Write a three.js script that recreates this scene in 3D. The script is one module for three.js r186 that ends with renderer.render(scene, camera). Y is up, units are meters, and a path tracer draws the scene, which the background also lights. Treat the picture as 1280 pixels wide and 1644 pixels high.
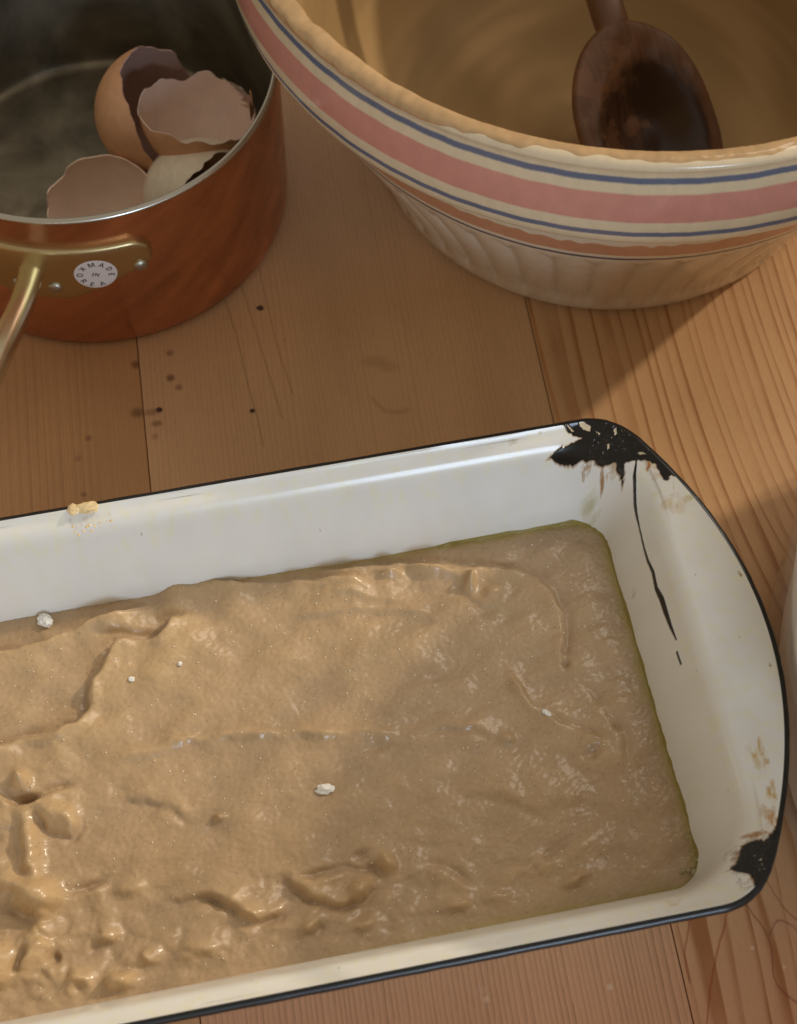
import * as THREE from 'three';
import { mergeGeometries } from 'three/addons/utils/BufferGeometryUtils.js';
import { createNoise2D, createNoise3D } from 'simplex-noise';

// ------------------------------------------------------------------ camera, light, exposure
const CM = 0.01;
const scene = new THREE.Scene();
const camera = new THREE.PerspectiveCamera(32.891, 797 / 1024, 0.02, 30);
{
  const p = THREE.MathUtils.degToRad(60.173), r = -0.01326;
  const fw = new THREE.Vector3(0, -Math.sin(p), -Math.cos(p)), rt = new THREE.Vector3(1, 0, 0), up = new THREE.Vector3().crossVectors(rt, fw);
  camera.position.set(0, 0.52, 0);
  camera.up.copy(up).multiplyScalar(Math.cos(r)).addScaledVector(rt, -Math.sin(r));
  camera.lookAt(camera.position.clone().add(fw));
  camera.focus = 0.545;
  camera.userData.fStop = 15;
  scene.add(camera);
}
const renderer = new THREE.WebGLRenderer({ antialias: true });
renderer.setSize(797, 1024);
renderer.toneMapping = THREE.LinearToneMapping;
renderer.toneMappingExposure = 1.0;
renderer.shadowMap.enabled = true;

scene.background = new THREE.Color().setRGB(0.395, 0.343, 0.27);

const sun = new THREE.DirectionalLight(new THREE.Color().setRGB(1, 0.86, 0.67), 1.6);   // low sun through a window behind and to the right
sun.position.set(0.757, 0.515, -0.402).multiplyScalar(3);
sun.target.position.set(0, 0, -0.3); sun.position.add(sun.target.position);
sun.castShadow = true; sun.shadow.radius = 4.2; sun.shadow.mapSize.set(4096, 4096);
Object.assign(sun.shadow.camera, { left: -0.5, right: 0.5, top: 0.5, bottom: -0.5, near: 1, far: 6 });
scene.add(sun, sun.target);

const windowLight = new THREE.RectAreaLight(new THREE.Color().setRGB(0.70, 0.9, 1.16), 15.0, 0.5, 1.0);   // cool daylight from the window behind the photographer
windowLight.position.set(0.85, 1.02, 2.15); windowLight.lookAt(0, 0, -0.25);
scene.add(windowLight);
const sideLight = new THREE.RectAreaLight(new THREE.Color().setRGB(1.0, 0.92, 0.80), 4.1, 1.1, 1.1);   // the rest of the window that the sun comes through
sideLight.position.set(1.15, 1.72, -1.3); sideLight.lookAt(0, 0, -0.3);
scene.add(sideLight);

// ------------------------------------------------------------------ helpers
function rng(seed) { let a = seed >>> 0; return () => { a = (a + 0x6D2B79F5) | 0; let t = Math.imul(a ^ (a >>> 15), 1 | a); t = (t + Math.imul(t ^ (t >>> 7), 61 | t)) ^ t; return ((t ^ (t >>> 14)) >>> 0) / 4294967296; }; }
const n2 = createNoise2D(rng(11)), n3 = createNoise3D(rng(29));
const clamp = (x, a = 0, b = 1) => Math.min(b, Math.max(a, x));
const smooth = (a, b, x) => { const t = clamp((x - a) / (b - a)); return t * t * (3 - 2 * t); };
const lerp = (a, b, t) => a + (b - a) * t;
function fbm(x, y, o = 4) { let s = 0, a = 0.5, f = 1; for (let i = 0; i < o; i++) { s += a * n2(x * f + i * 17.3, y * f - i * 9.1); a *= 0.5; f *= 2.03; } return s; }

// a sheet of (nu+1) x (nv+1) points; fn(u, v) -> [x, y, z, r?, g?, b?] in cm, uv(u, v, p) -> [s, t]
function sheet(nu, nv, fn, uv = (u, v) => [u, v], closedU = false) {
  const pos = [], uvs = [], col = [], idx = [];
  for (let j = 0; j <= nv; j++) for (let i = 0; i <= nu; i++) {
    const u = i / nu, v = j / nv, p = fn(closedU && i === nu ? 0 : u, v);
    pos.push(p[0] * CM, p[1] * CM, p[2] * CM); uvs.push(...uv(u, v, p)); if (p.length > 3) col.push(p[3], p[4], p[5]);
  }
  const w = nu + 1;
  for (let j = 0; j < nv; j++) for (let i = 0; i < nu; i++) { const a = j * w + i, b = a + 1, c = a + w, d = c + 1; idx.push(a, c, b, b, c, d); }
  const g = new THREE.BufferGeometry();
  g.setAttribute('position', new THREE.Float32BufferAttribute(pos, 3));
  g.setAttribute('uv', new THREE.Float32BufferAttribute(uvs, 2));
  if (col.length) g.setAttribute('color', new THREE.Float32BufferAttribute(col, 3));
  g.setIndex(idx); g.computeVertexNormals();
  if (closedU) {
    const n = g.attributes.normal, A = new THREE.Vector3(), B = new THREE.Vector3();
    for (let j = 0; j <= nv; j++) { const a = j * w, b = a + nu; A.fromBufferAttribute(n, a); B.fromBufferAttribute(n, b); A.add(B).normalize(); n.setXYZ(a, A.x, A.y, A.z); n.setXYZ(b, A.x, A.y, A.z); }
  }
  return g;
}
function mesh(name, geo, mat, parent) {
  const m = new THREE.Mesh(geo, mat); m.name = name; m.castShadow = m.receiveShadow = true; (parent ?? scene).add(m); return m;
}
function thing(name, label, category, [x, y, z] = [0, 0, 0], turn = 0) {
  const o = new THREE.Group(); o.name = name; o.position.set(x * CM, y * CM, z * CM); o.rotation.y = turn;
  o.userData = { label, category }; scene.add(o); return o;
}
function tag(o, label, category, group) { o.userData.label = label; o.userData.category = category; if (group) o.userData.group = group; return o; }
function canvasTex(w, h, draw, srgb = true) {
  const c = document.createElement('canvas'); c.width = w; c.height = h; draw(c.getContext('2d'), w, h);
  const t = new THREE.CanvasTexture(c); if (srgb) t.colorSpace = THREE.SRGBColorSpace; t.magFilter = THREE.LinearFilter; t.anisotropy = 8; return t;
}
const toS = (x) => 255 * (x <= 0.0031308 ? 12.92 * x : 1.055 * Math.pow(x, 1 / 2.4) - 0.055);
function pixels(ctx, w, h, fn) {    // fn(x, y) -> linear rgb
  const im = ctx.createImageData(w, h);
  for (let y = 0, k = 0; y < h; y++) for (let x = 0; x < w; x++, k += 4) { const c = fn(x, y); im.data[k] = toS(clamp(c[0])); im.data[k + 1] = toS(clamp(c[1])); im.data[k + 2] = toS(clamp(c[2])); im.data[k + 3] = 255; }
  ctx.putImageData(im, 0, 0);
}
const std = (o) => new THREE.MeshPhysicalMaterial({ side: THREE.DoubleSide, ...o });
const lin = (r, g, b) => new THREE.Color().setRGB(r, g, b);

// ------------------------------------------------------------------ the table: pine boards
// board coordinates in cm: s across the boards, l along them (away from the camera is negative)
const PHI = THREE.MathUtils.degToRad(-7.943), L0 = -72, L1 = -4;
const table = thing('wooden_table', 'old orange-brown pine table top of wide boards under everything', 'table', [0, 0, 0], -PHI);
function boardTexture(kind, sA, W) {
  const w = 832, h = 2048, jx = n2, R = rng(kind * 77 + 5);
  const base = [[0.50, 0.27, 0.125], [0.62, 0.385, 0.205], [0.60, 0.365, 0.185]][kind];
  return canvasTex(w, h, (ctx) => {
    pixels(ctx, w, h, (px, py) => {
      const s = sA + (px + 0.5) / w * W, l = L1 + (py + 0.5) / h * (L0 - L1);
      let line = 0, dark = 0.3, tint = [0.9, 0.7, 0.55];
      if (kind === 0) {
        const f = (s + 0.12 * fbm(s * 0.2, l * 0.03, 2)) / 0.3 + 0.5 * jx(s * 0.9, l * 0.012), fr = f - Math.floor(f);
        line = Math.pow(fr, 3) * (0.65 + 0.35 * jx(Math.floor(f) * 3.1, l * 0.05)) * smooth(-4.6, -7.2, s + 0.6 * jx(3, l * 0.05));
        const f2 = s / 0.13 + 0.4 * jx(s, l * 0.02); line = Math.max(line, 0.4 * Math.pow(f2 - Math.floor(f2), 2)); dark = 0.42;
      } else if (kind === 1) {
        const front = smooth(-22, -14, l);
        const f = (s + 0.06 * (l + 30) * 0.12 + 0.25 * fbm(s * 0.15, l * 0.02, 2)) / (0.17) + 0.6 * jx(s * 0.7, l * 0.01), fr = f - Math.floor(f);
        line = Math.pow(fr, 2) * (0.62 + 0.4 * front) * (0.7 + 0.3 * jx(Math.floor(f) * 1.7, l * 0.06)); dark = 0.34 + 0.16 * front; tint = [1.0, 0.62, 0.5];
      } else {
        const q = Math.max(0, s - 12), amp = Math.min(2.2, 0.3 + q * 0.3), bend = amp * Math.exp(-Math.pow((l + 20.5) / 6.5, 2)) + 0.05 * q * jx(2.3, l * 0.05) + 0.10 * jx(s * 0.2, l * 0.09);
        const ss = s - bend, f = ss / (0.74 - 0.02 * q) + 0.34 * jx(ss * 0.9, 0.5) + 0.12 * jx(ss * 0.5, l * 0.09), fr = f - Math.floor(f), k = Math.floor(f);
        line = Math.pow(smooth(0.45, 0.93, fr), 1.7) * (1 - smooth(0.93, 1.0, fr)) * (0.62 + 0.45 * jx(k * 5.3, l * 0.04) + 0.2 * jx(k * 2.1, l * 0.4)); dark = 0.56; tint = [0.62, 0.95, 1.0];
        line = clamp(line) + 0.12 * smooth(0.0, 0.9, fr) + 0.08 * Math.pow(0.5 + 0.5 * jx(ss * 9, l * 0.05), 2);
      }
      const fiber = 0.05 * jx(s * 28, l * 1.3) + 0.035 * jx(s * 60, l * 3), blot = 0.13 * fbm(s * 0.16 + kind * 40, l * 0.07, 4), speck = 0.05 * (R() - 0.5);
      const k = 1 + fiber + blot + speck, d = clamp(line) * dark;
      let c = base.map((b, i) => b * k * (1 - d * (0.55 + 0.5 * tint[i] * (i + 1) / 2.2)));
      if (kind === 2) { const red = smooth(-17, -10, l); c = [c[0] * (1 - 0.14 * red), c[1] * (1 - 0.3 * red), c[2] * (1 - 0.3 * red)]; }
      if (kind === 1) { const red = smooth(-18, -11, l); c = [c[0] * (1 - 0.06 * red), c[1] * (1 - 0.22 * red), c[2] * (1 - 0.22 * red)]; const g = smooth(3, -6, s) * 0.1; c[1] *= 1 - g * 0.4; }
      return c;
    });
    const X = (s) => (s - sA) / W * w, Y = (l) => (l - L1) / (L0 - L1) * h;
    const dot = (s, l, r, c, a = 1, ry = r) => { const sx = r / W * w, sy = ry / (L1 - L0) * h; for (let k = 0; k < 3; k++) { ctx.globalAlpha = a * 0.2; ctx.fillStyle = c; ctx.beginPath(); ctx.ellipse(X(s), Y(l), sx * (1.25 - k * 0.3), sy * (1.25 - k * 0.3), 0, 0, 7); ctx.fill(); } ctx.globalAlpha = 1; };
    const stroke = (pts, wd, c, a) => { ctx.strokeStyle = c; ctx.globalAlpha = a; ctx.lineWidth = wd; ctx.lineJoin = 'round'; ctx.lineCap = 'round'; const P = new THREE.CatmullRomCurve3(pts.map(([s, l]) => new THREE.Vector3(X(s), Y(l), 0))).getPoints(40); for (let k = 0; k < 3; k++) { ctx.globalAlpha = a * 0.45; ctx.lineWidth = wd * (0.5 + k * 0.6); ctx.beginPath(); P.forEach((p, i) => i ? ctx.lineTo(p.x + 1.2 * n2(i * 0.3, wd), p.y) : ctx.moveTo(p.x, p.y)); ctx.stroke(); } ctx.globalAlpha = 1; };
    if (kind === 1) {
      dot(-3.13, -37.42, 0.13, '#3a1c12', 0.6); dot(-3.2, -36.32, 0.14, '#341510', 0.9); dot(-2.94, -35.87, 0.13, '#45251a', 0.6); dot(-3.85, -34.44, 0.18, '#46251a', 0.7, 0.12);
      dot(-4.0, -34.95, 0.3, '#4a2a1c', 0.5, 0.14); dot(-3.95, -33.9, 0.12, '#4a2a1c', 0.4);
      dot(4.2, -35.9, 0.5, '#4a3422', 0.2, 0.25); dot(4.7, -35.6, 0.4, '#4a3422', 0.18, 0.25); dot(2.2, -31.2, 0.8, '#6a3c20', 0.3, 0.5);
      stroke([[3.9, -34.3], [4.2, -33.8], [4.7, -33.6], [5.1, -33.65]], 5, '#5a3420', 0.12);
      stroke([[-1.0, -40], [-0.65, -37.9], [-0.5, -36.1], [-0.26, -33.9], [-0.2, -32.9]], 2, '#33200f', 0.2); stroke([[0.1, -31], [0.2, -29.4]], 2, '#3a2412', 0.3);
      stroke([[-0.2, -40], [0.2, -37], [0.6, -34]], 3, '#5a371c', 0.16); stroke([[0.5, -41], [0.8, -37], [1.1, -35]], 3, '#5a371c', 0.14);
      dot(4.2, -12.6, 0.1, '#e6cdb6', 0.7); dot(7.9, -12.4, 0.09, '#e9d4c0', 0.9); dot(4.1, -12.9, 0.14, '#caa88e', 0.4); dot(1.2, -11.6, 0.09, '#2a1810', 0.7, 0.2);
    }
    if (kind === 2) {
      stroke([[10.95, -15.6], [10.71, -14], [10.34, -13], [10.3, -12.2]], 2.2, '#6b1f10', 0.3); stroke([[12.3, -15.2], [11.88, -14], [11.2, -12.7], [10.6, -11.2], [10.3, -10]], 2.4, '#7a2411', 0.32);
      stroke([[12.2, -15], [12.57, -14.17], [12.96, -13.05], [12.83, -11.83], [13.2, -11.2], [13.8, -10.9]], 2.4, '#5a1d10', 0.28); stroke([[13.2, -15.4], [13.7, -13.9], [14.6, -12.9]], 2, '#641f10', 0.25);
      stroke([[13.0, -13.2], [13.4, -13.6], [13.9, -13.1], [13.6, -12]], 1.8, '#4a1810', 0.22); dot(13.7, -11.1, 0.3, '#2d110c', 0.6, 0.25);
      dot(12.4, -12.9, 0.06, '#f0dcc8', 0.9); dot(13.2, -12.2, 0.05, '#f0dcc8', 0.7);
      stroke([[10.25, -37], [10.35, -32], [10.4, -25]], 8, '#c9935c', 0.35);
    }
    if (kind === 0) { dot(-4.4, -37.1, 0.16, '#38160f', 0.8); dot(-6.3, -34.2, 0.12, '#38160f', 0.5); dot(-9.5, -35.4, 0.13, '#30120c', 0.6); dot(-6.6, -31.9, 0.1, '#38160f', 0.5); dot(-6.7, -33.4, 0.12, '#38160f', 0.3); dot(-4.5, -35, 0.22, '#3a1a10', 0.7, 0.2); }
    else for (let i = 0; i < 60; i++) dot(sA + R() * W, L1 + R() * (L0 - L1), 0.02 + 0.03 * R(), R() < 0.6 ? '#5a3620' : '#d9b48c', 0.35);
  });
}
{
  const seams = [-33.1, -18.69, -4.28, 10.13, 24.54, 38.95], kinds = [2, 0, 1, 2, 0];
  const tex = {};
  for (let b = 0; b < 5; b++) {
    const a = seams[b], e = seams[b + 1], W = e - a, kind = kinds[b], key = b === 0 ? 'k2' : 'k' + kind;
    const mid = (a + e) / 2, gap = 0.014, x0 = a + gap, x1 = e - gap, th = 2.8, ch = 0.022;
    const prof = [[x0, -th], [x0, -ch * 1.4], [x0 + ch * 0.35, -ch * 0.45], [x0 + ch * 1.2, 0], [x1 - ch * 1.2, 0], [x1 - ch * 0.35, -ch * 0.45], [x1, -ch * 1.4], [x1, -th], [x0, -th]];
    const g = sheet(prof.length - 1, 1, (u, v) => { const p = prof[Math.round(u * (prof.length - 1))]; return [p[0] - mid, p[1], v ? -95 : 40]; }, (u, v, p) => [(p[0] + mid - a) / W, 1 - (p[2] - L1) / (L0 - L1)]);
    const flat = g.toNonIndexed(); flat.computeVertexNormals();
    tex[key] ??= boardTexture(kind, kind === 2 ? 10.13 : kind === 1 ? -4.28 : -18.69, 14.41);
    const t = tex[key]; t.wrapS = t.wrapT = THREE.MirroredRepeatWrapping;
    const m = mesh('board', flat, std({ map: t, roughness: 0.52, bumpMap: t, bumpScale: 0.00025, specularIntensity: 0.7 }), table);
    m.position.set(mid * CM, 0, 0);
  }
}

// ------------------------------------------------------------------ the enamel loaf tin
const TIN_TURN = THREE.MathUtils.degToRad(10.45), TU = -0.4, TV = -20.05;
const tinAt = (u, v) => { const c = Math.cos(-TIN_TURN), s = Math.sin(-TIN_TURN), a = u + TU, b = v + TV; return [a * c - b * s, a * s + b * c]; };   // tin plane -> world x, z in cm
const [tinX, tinZ] = tinAt(0, 0);
const tin = thing('loaf_tin', 'white enamel loaf tin with chipped black rim filled with batter', 'loaf tin', [tinX, 0, tinZ], TIN_TURN);
const perim = [];
{
  const side = 44, cor = 16, end = 52;
  for (const q of [0, 1]) {           // q 0: front side (+v) from right to left ... kept as one loop: front, left end, back, right end
    for (let i = 0; i < side; i++) perim.push(['s', q, i / side]);
    for (let i = 0; i < cor; i++) perim.push(['c', q * 2, i / cor]);
    for (let i = 0; i < end; i++) perim.push(['e', q, i / end]);
    for (let i = 0; i < cor; i++) perim.push(['c', q * 2 + 1, i / cor]);
  }
}
function inner([k, q, t], hl, hw, r) {
  const f = q === 0 ? 1 : -1;
  if (k === 's') return [f * lerp(hl - r, -(hl - r), t), f * hw];
  if (k === 'e') return [-f * hl, f * lerp(hw - r, -(hw - r), t)];
  const a = t * Math.PI / 2, sgn = q < 2 ? 1 : -1, second = q % 2;   // corners in loop order: (-,+), (-,-), (+,-), (+,+)
  if (!second) return [-sgn * (hl - r + r * Math.sin(a)), sgn * (hw - r + r * Math.cos(a))];
  return [-sgn * (hl - r + r * Math.cos(a)), -sgn * (hw - r + r * Math.sin(a))];
}
const EA = 11.35, EV = 6.95, EU = (v) => 15.2 - 0.0422 * v * v;   // the D shaped ends
function outer([k, q, t]) {
  const f = q === 0 ? 1 : -1;
  if (k === 's') return [f * lerp(EA, -EA, t), f * 8.07];
  if (k === 'e') { const v = lerp(EV, -EV, t); return [-f * EU(v), f * v]; }
  const sgn = q < 2 ? 1 : -1, second = q % 2, s = second ? 1 - t : t, c = [12.5, 8.07], e = [EU(EV), EV];
  const x = (1 - s) * (1 - s) * EA + 2 * s * (1 - s) * c[0] + s * s * e[0], y = (1 - s) * (1 - s) * 8.07 + 2 * s * (1 - s) * c[1] + s * s * e[1];
  return second ? [-sgn * x, -sgn * y] : [-sgn * x, sgn * y];
}
const outLoop = perim.map(outer), outNorm = outLoop.map((p, i) => { const a = outLoop[(i + perim.length - 1) % perim.length], b = outLoop[(i + 1) % perim.length], dx = b[0] - a[0], dy = b[1] - a[1], l = Math.hypot(dx, dy); let nx = dy / l, ny = -dx / l; if (nx * p[0] + ny * p[1] < 0) { nx = -nx; ny = -ny; } return [nx, ny]; });
const curl = (h) => 0.25 * h + 0.2 * Math.pow(Math.max(0, h - 3) / 2.25, 2.2) - 0.02, wallW = (h) => 5.62 + curl(h), wallL = (h) => 11.27 + curl(h);
const ringIn = (hl, hw, r, h) => perim.map((d) => { const p = inner(d, hl, hw, r); return [p[0], h, p[1]]; });
const ringOut = (inset, h) => perim.map((d, i) => [outLoop[i][0] - outNorm[i][0] * inset, h, outLoop[i][1] - outNorm[i][1] * inset]);
const mixRing = (a, b, t, dh = 0) => a.map((p, i) => [lerp(p[0], b[i][0], t), lerp(p[1], b[i][1], t) + dh, lerp(p[2], b[i][2], t)]);
const tinUV = (u, v, p) => [(p[0] + 16) / 32, 1 - (p[2] + 8.5) / 17];
const loft = (rings, uv = tinUV) => sheet(perim.length, rings.length - 1, (u, v) => rings[Math.round(v * (rings.length - 1))][Math.round(u * perim.length) % perim.length], uv, true);
const dent = (ring, a) => ring.map(([x, h, z]) => [x, h + a * n3(x * 0.3, 4, z * 0.3), z]);
{
  const rings = [ringIn(1, 0.3, 0.2, 0.3), ringIn(10.6, 5.0, 0.7, 0.3), ringIn(11.1, 5.45, 0.75, 0.36), ringIn(11.36, 5.7, 0.8, 0.6)];
  for (let h = 1; h <= 5.21; h += 0.35) rings.push(ringIn(wallL(h), wallW(h), 0.8 + 0.10 * h + 1.1 * Math.pow(Math.max(0, h - 2.6) / 2.6, 1.6), h));
  for (const [d, h, r] of [[0.02, 5.3, 2.45], [0.07, 5.42, 2.5], [0.135, 5.55, 2.55], [0.21, 5.67, 2.6], [0.30, 5.78, 2.65], [0.40, 5.86, 2.7], [0.50, 5.91, 2.75]]) rings.push(ringIn(wallL(5.25) + d, wallW(5.25) + d, r, h));
  const bend = rings[rings.length - 1], lip = ringOut(0.19, 6.14);
  for (const [t, dh] of [[0.25, -0.01], [0.5, -0.02], [0.75, -0.01], [0.93, 0]]) rings.push(dent(mixRing(bend, lip, t, dh), 0.035));
  rings.push(lip);
  const under = [ringOut(0.25, 5.82)];
  const bendU = ringIn(wallL(5.25) + 0.5, wallW(5.25) + 0.5, 2.6, 5.70);
  under.push(mixRing(bendU, under[0], 0.5), bendU, ringIn(wallL(5.25) + 0.2, wallW(5.25) + 0.2, 2.3, 5.3));
  for (let h = 4.8; h > 0.4; h -= 0.8) under.push(ringIn(wallL(h) + 0.13, wallW(h) + 0.13, 0.9 + 0.10 * h + 0.9 * Math.pow(Math.max(0, h - 2.6) / 2.6, 1.6), h));
  under.push(ringIn(11.3, 5.65, 0.9, 0.15), ringIn(11.0, 5.35, 0.8, 0.02), ringIn(1, 0.3, 0.2, 0.02));

  const W = 2048, H = 1088, X = (u) => (u + 16) / 32 * W, Y = (v) => (v + 8.5) / 17 * H;
  const poly = (ctx, pts, jag = 0, sd = 1) => { const R = rng(sd); ctx.beginPath(); pts.forEach(([u, v], i) => { const q = pts[(i + 1) % pts.length]; const n = jag ? Math.max(1, Math.round(Math.hypot(q[0] - u, q[1] - v) / 0.06)) : 1; for (let k = 0; k < n; k++) { const t = k / n, x = X(lerp(u, q[0], t) + (k ? (R() - 0.5) * jag : 0)), y = Y(lerp(v, q[1], t) + (k ? (R() - 0.5) * jag : 0)); i || k ? ctx.lineTo(x, y) : ctx.moveTo(x, y); } }); ctx.closePath(); };
  const chip1 = [[10.4, -8.5], [10.54, -8.0], [10.83, -7.9], [10.94, -7.73], [11.09, -7.58], [11.39, -7.44], [11.13, -7.38], [10.64, -7.33], [10.28, -7.19], [10.57, -7.08], [10.95, -6.98], [11.35, -6.93], [11.64, -6.83], [11.77, -6.68], [11.91, -6.6], [12.22, -6.52], [12.24, -6.3], [12.33, -6.17], [12.35, -5.92], [12.48, -6.37], [12.74, -6.34], [13.03, -6.24], [13.18, -6.11], [13.34, -5.87], [13.37, -5.63], [13.41, -5.41], [13.51, -5.32], [13.67, -5.47], [13.77, -5.38], [13.95, -5.44], [14.6, -5.6], [14.4, -8.5]];
  const flakes = [[[11.31, -8.01], [11.39, -7.99], [11.71, -7.71], [11.65, -7.56], [11.45, -7.67], [11.34, -7.86]], [[10.96, -7.93], [11.17, -7.68], [11.12, -7.66], [10.96, -7.84]], [[11.83, -7.55], [11.95, -7.45], [11.91, -7.39]], [[12.07, -7.07], [12.16, -7.07], [12.12, -6.92], [12.05, -6.91]], [[12.35, -7.44], [12.47, -7.49], [12.45, -7.28], [12.37, -7.27]], [[12.68, -7.37], [12.74, -7.29], [12.66, -7.28]], [[13.25, -6.59], [13.33, -6.6], [13.27, -6.45], [13.21, -6.46]], [[13.34, -6.34], [13.49, -6.21], [13.42, -6.16]], [[12.9, -6.53], [13.05, -6.47], [13.14, -6.35], [12.95, -6.41]], [[12.7, 6.85], [12.82, 6.8], [12.8, 6.88]], [[13.1, 6.86], [13.2, 6.9], [13.12, 6.98]], [[12.95, 7.2], [13.02, 7.17], [13, 7.25]], [[13.3, 6.75], [13.36, 6.72], [13.33, 6.85]]];
  const chip2 = [[12.47, 6.26], [12.72, 6.24], [12.97, 6.27], [13.0, 6.38], [13.32, 6.19], [13.47, 6.04], [13.67, 5.68], [14.3, 5.71], [14.0, 6.9], [13.2, 7.9], [12.5, 7.8], [12.38, 7.52], [12.42, 7.35], [12.38, 7.17], [12.18, 7.04], [11.94, 6.87], [12.18, 6.74], [12.35, 6.48]];
  const scratch = [[12.84, -6.37], [12.68, -5.93], [12.6, -5.3], [12.57, -4.56], [12.54, -3.84], [12.54, -3.4], [12.57, -2.94], [12.54, -2.42], [12.58, -1.97], [12.58, -1.54], [12.59, -1.02], [12.62, -0.51]], scratchW = [0.02, 0.08, 0.06, 0.02, 0.025, 0.035, 0.05, 0.06, 0.09, 0.08, 0.05, 0.015];
  const scr = (ctx) => { ctx.beginPath(); scratch.forEach(([u, v], i) => { const x = X(u - scratchW[i] / 2), y = Y(v); i ? ctx.lineTo(x, y) : ctx.moveTo(x, y); }); [...scratch].reverse().forEach(([u, v], i) => ctx.lineTo(X(u + scratchW[scratch.length - 1 - i] / 2), Y(v))); ctx.closePath(); ctx.fill(); ctx.lineWidth = 1.6; ctx.beginPath(); ctx.moveTo(X(12.56), Y(-0.22)); ctx.lineTo(X(12.57), Y(0.24)); ctx.stroke(); };
  const map = canvasTex(W, H, (ctx) => {
    const R = rng(404);
    pixels(ctx, W, H, (x, y) => { const u = x / W * 32 - 16, v = y / H * 17 - 8.5, n = 1 + 0.035 * fbm(u * 0.5, v * 0.5, 3) + 0.012 * (R() - 0.5), yl = smooth(0.25, 0.75, fbm(u * 1.5 + 9, v * 1.5, 3) + 0.25) * (Math.abs(v) > 6.9 || u > 12.7 ? 0.09 : 0.03); return [0.80 * n, (0.785 - 0.03 * yl) * n, (0.74 - 0.9 * yl) * n]; });
    const blot = (u, v, ru, rv, c, a, n = 9) => { for (let i = 0; i < n; i++) { ctx.globalAlpha = a * (0.4 + 0.6 * R()); ctx.fillStyle = c; ctx.beginPath(); ctx.ellipse(X(u + (R() - 0.5) * ru), Y(v + (R() - 0.5) * rv), 1.2 + R() * ru * 22, 1.2 + R() * rv * 22, R() * 0.4, 0, 7); ctx.fill(); } ctx.globalAlpha = 1; };
    blot(13.77, 3.87, 0.12, 0.7, '#a87a28', 0.35); blot(13.52, 4.1, 0.1, 0.6, '#b48638', 0.3); blot(13.66, 4.97, 0.25, 0.4, '#b08035', 0.32, 12); blot(13.4, 5.73, 0.3, 0.5, '#a5672c', 0.22, 14); blot(12.95, 6.08, 0.7, 0.18, '#8a5226', 0.32, 14); blot(12.25, 6.45, 0.2, 0.3, '#6b4224', 0.25, 8); blot(12.45, 7.3, 0.2, 0.3, '#c58d55', 0.5, 8);
    blot(13.45, 5.9, 0.2, 0.5, '#b0702e', 0.35, 10); blot(13.6, 4.4, 0.35, 1.6, '#c0a066', 0.12, 14);
    blot(11.4, -6.75, 0.25, 0.12, '#8a6434', 0.4); blot(11.83, -6.48, 0.08, 0.4, '#8a5a2c', 0.45); blot(12.1, -6.4, 0.3, 0.25, '#8f6538', 0.3); blot(13.1, -6.0, 0.1, 0.2, '#a55a20', 0.6); blot(13.43, -4.7, 0.6, 0.8, '#b08a50', 0.14, 16); blot(13.97, -4.41, 0.25, 0.4, '#b49a60', 0.2); blot(13.3, -5.7, 0.5, 0.5, '#bd9460', 0.2, 14);
    blot(9.89, -6.05, 0.2, 0.14, '#6f5f48', 0.25, 12); blot(11.75, -5.48, 0.16, 0.18, '#7d6747', 0.2, 8); blot(10.08, -7.8, 0.12, 0.12, '#a5823f', 0.35, 5); blot(9.2, -7.7, 0.25, 0.2, '#9a8560', 0.15, 8); blot(10.19, 7.48, 0.35, 0.15, '#c5a67a', 0.3, 8); blot(14.75, -1.7, 0.1, 0.16, '#7a6040', 0.5, 5); blot(14.7, -3.4, 0.07, 0.07, '#8a7050', 0.5, 3); blot(14.75, 1.3, 0.06, 0.1, '#7a6040', 0.5, 4);
    blot(12.1, -3.0, 0.1, 0.2, '#a09078', 0.25, 5); blot(11.5, -6.2, 0.5, 0.4, '#a59c64', 0.12, 14);
    for (let i = 0; i < 120; i++) { const near = R() < 0.6; blot(-10 + R() * 22, near ? 7.1 + R() * 0.6 : -7.1 - R() * 0.7, 0.22, 0.12, '#d8cc8c', 0.13, 2); }
    for (let i = 0; i < 60; i++) blot(-9 + R() * 24, (R() - 0.5) * 15, 0.03, 0.03, '#6b5638', 0.4, 1);
    ctx.globalAlpha = 0.4; ctx.lineWidth = 4; ctx.strokeStyle = '#8a5a2c'; poly(ctx, chip1, 0.07, 3); ctx.stroke(); poly(ctx, chip2, 0.07, 5); ctx.stroke(); ctx.globalAlpha = 1;
    ctx.strokeStyle = '#0e0c0b';
    ctx.fillStyle = '#0e0c0b'; poly(ctx, chip1, 0.055, 3); ctx.fill(); poly(ctx, chip2, 0.055, 5); ctx.fill(); scr(ctx);
    for (let i = 0; i < 170; i++) { ctx.globalAlpha = 0.5; ctx.fillStyle = ['#3a2213', '#241a14', '#4a3a2c', '#000'][i & 3]; ctx.beginPath(); const b = i % 3 ? [11.2 + R() * 2.2, -7.6 + R() * 1.2] : [12.5 + R() * 0.9, 6.4 + R() * 1]; ctx.ellipse(X(b[0]), Y(b[1]), 1 + R() * 4, 1 + R() * 3, R() * 3, 0, 7); ctx.globalAlpha = 0.35; const inside = i % 3 ? b[0] + b[1] > 4.6 && b[1] < -6.7 : true; if (inside) ctx.fill(); }
    ctx.globalAlpha = 1; ctx.fillStyle = '#cfc0a4'; flakes.forEach((f, i) => { poly(ctx, f, 0.02, i + 9); ctx.fill(); });
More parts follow.
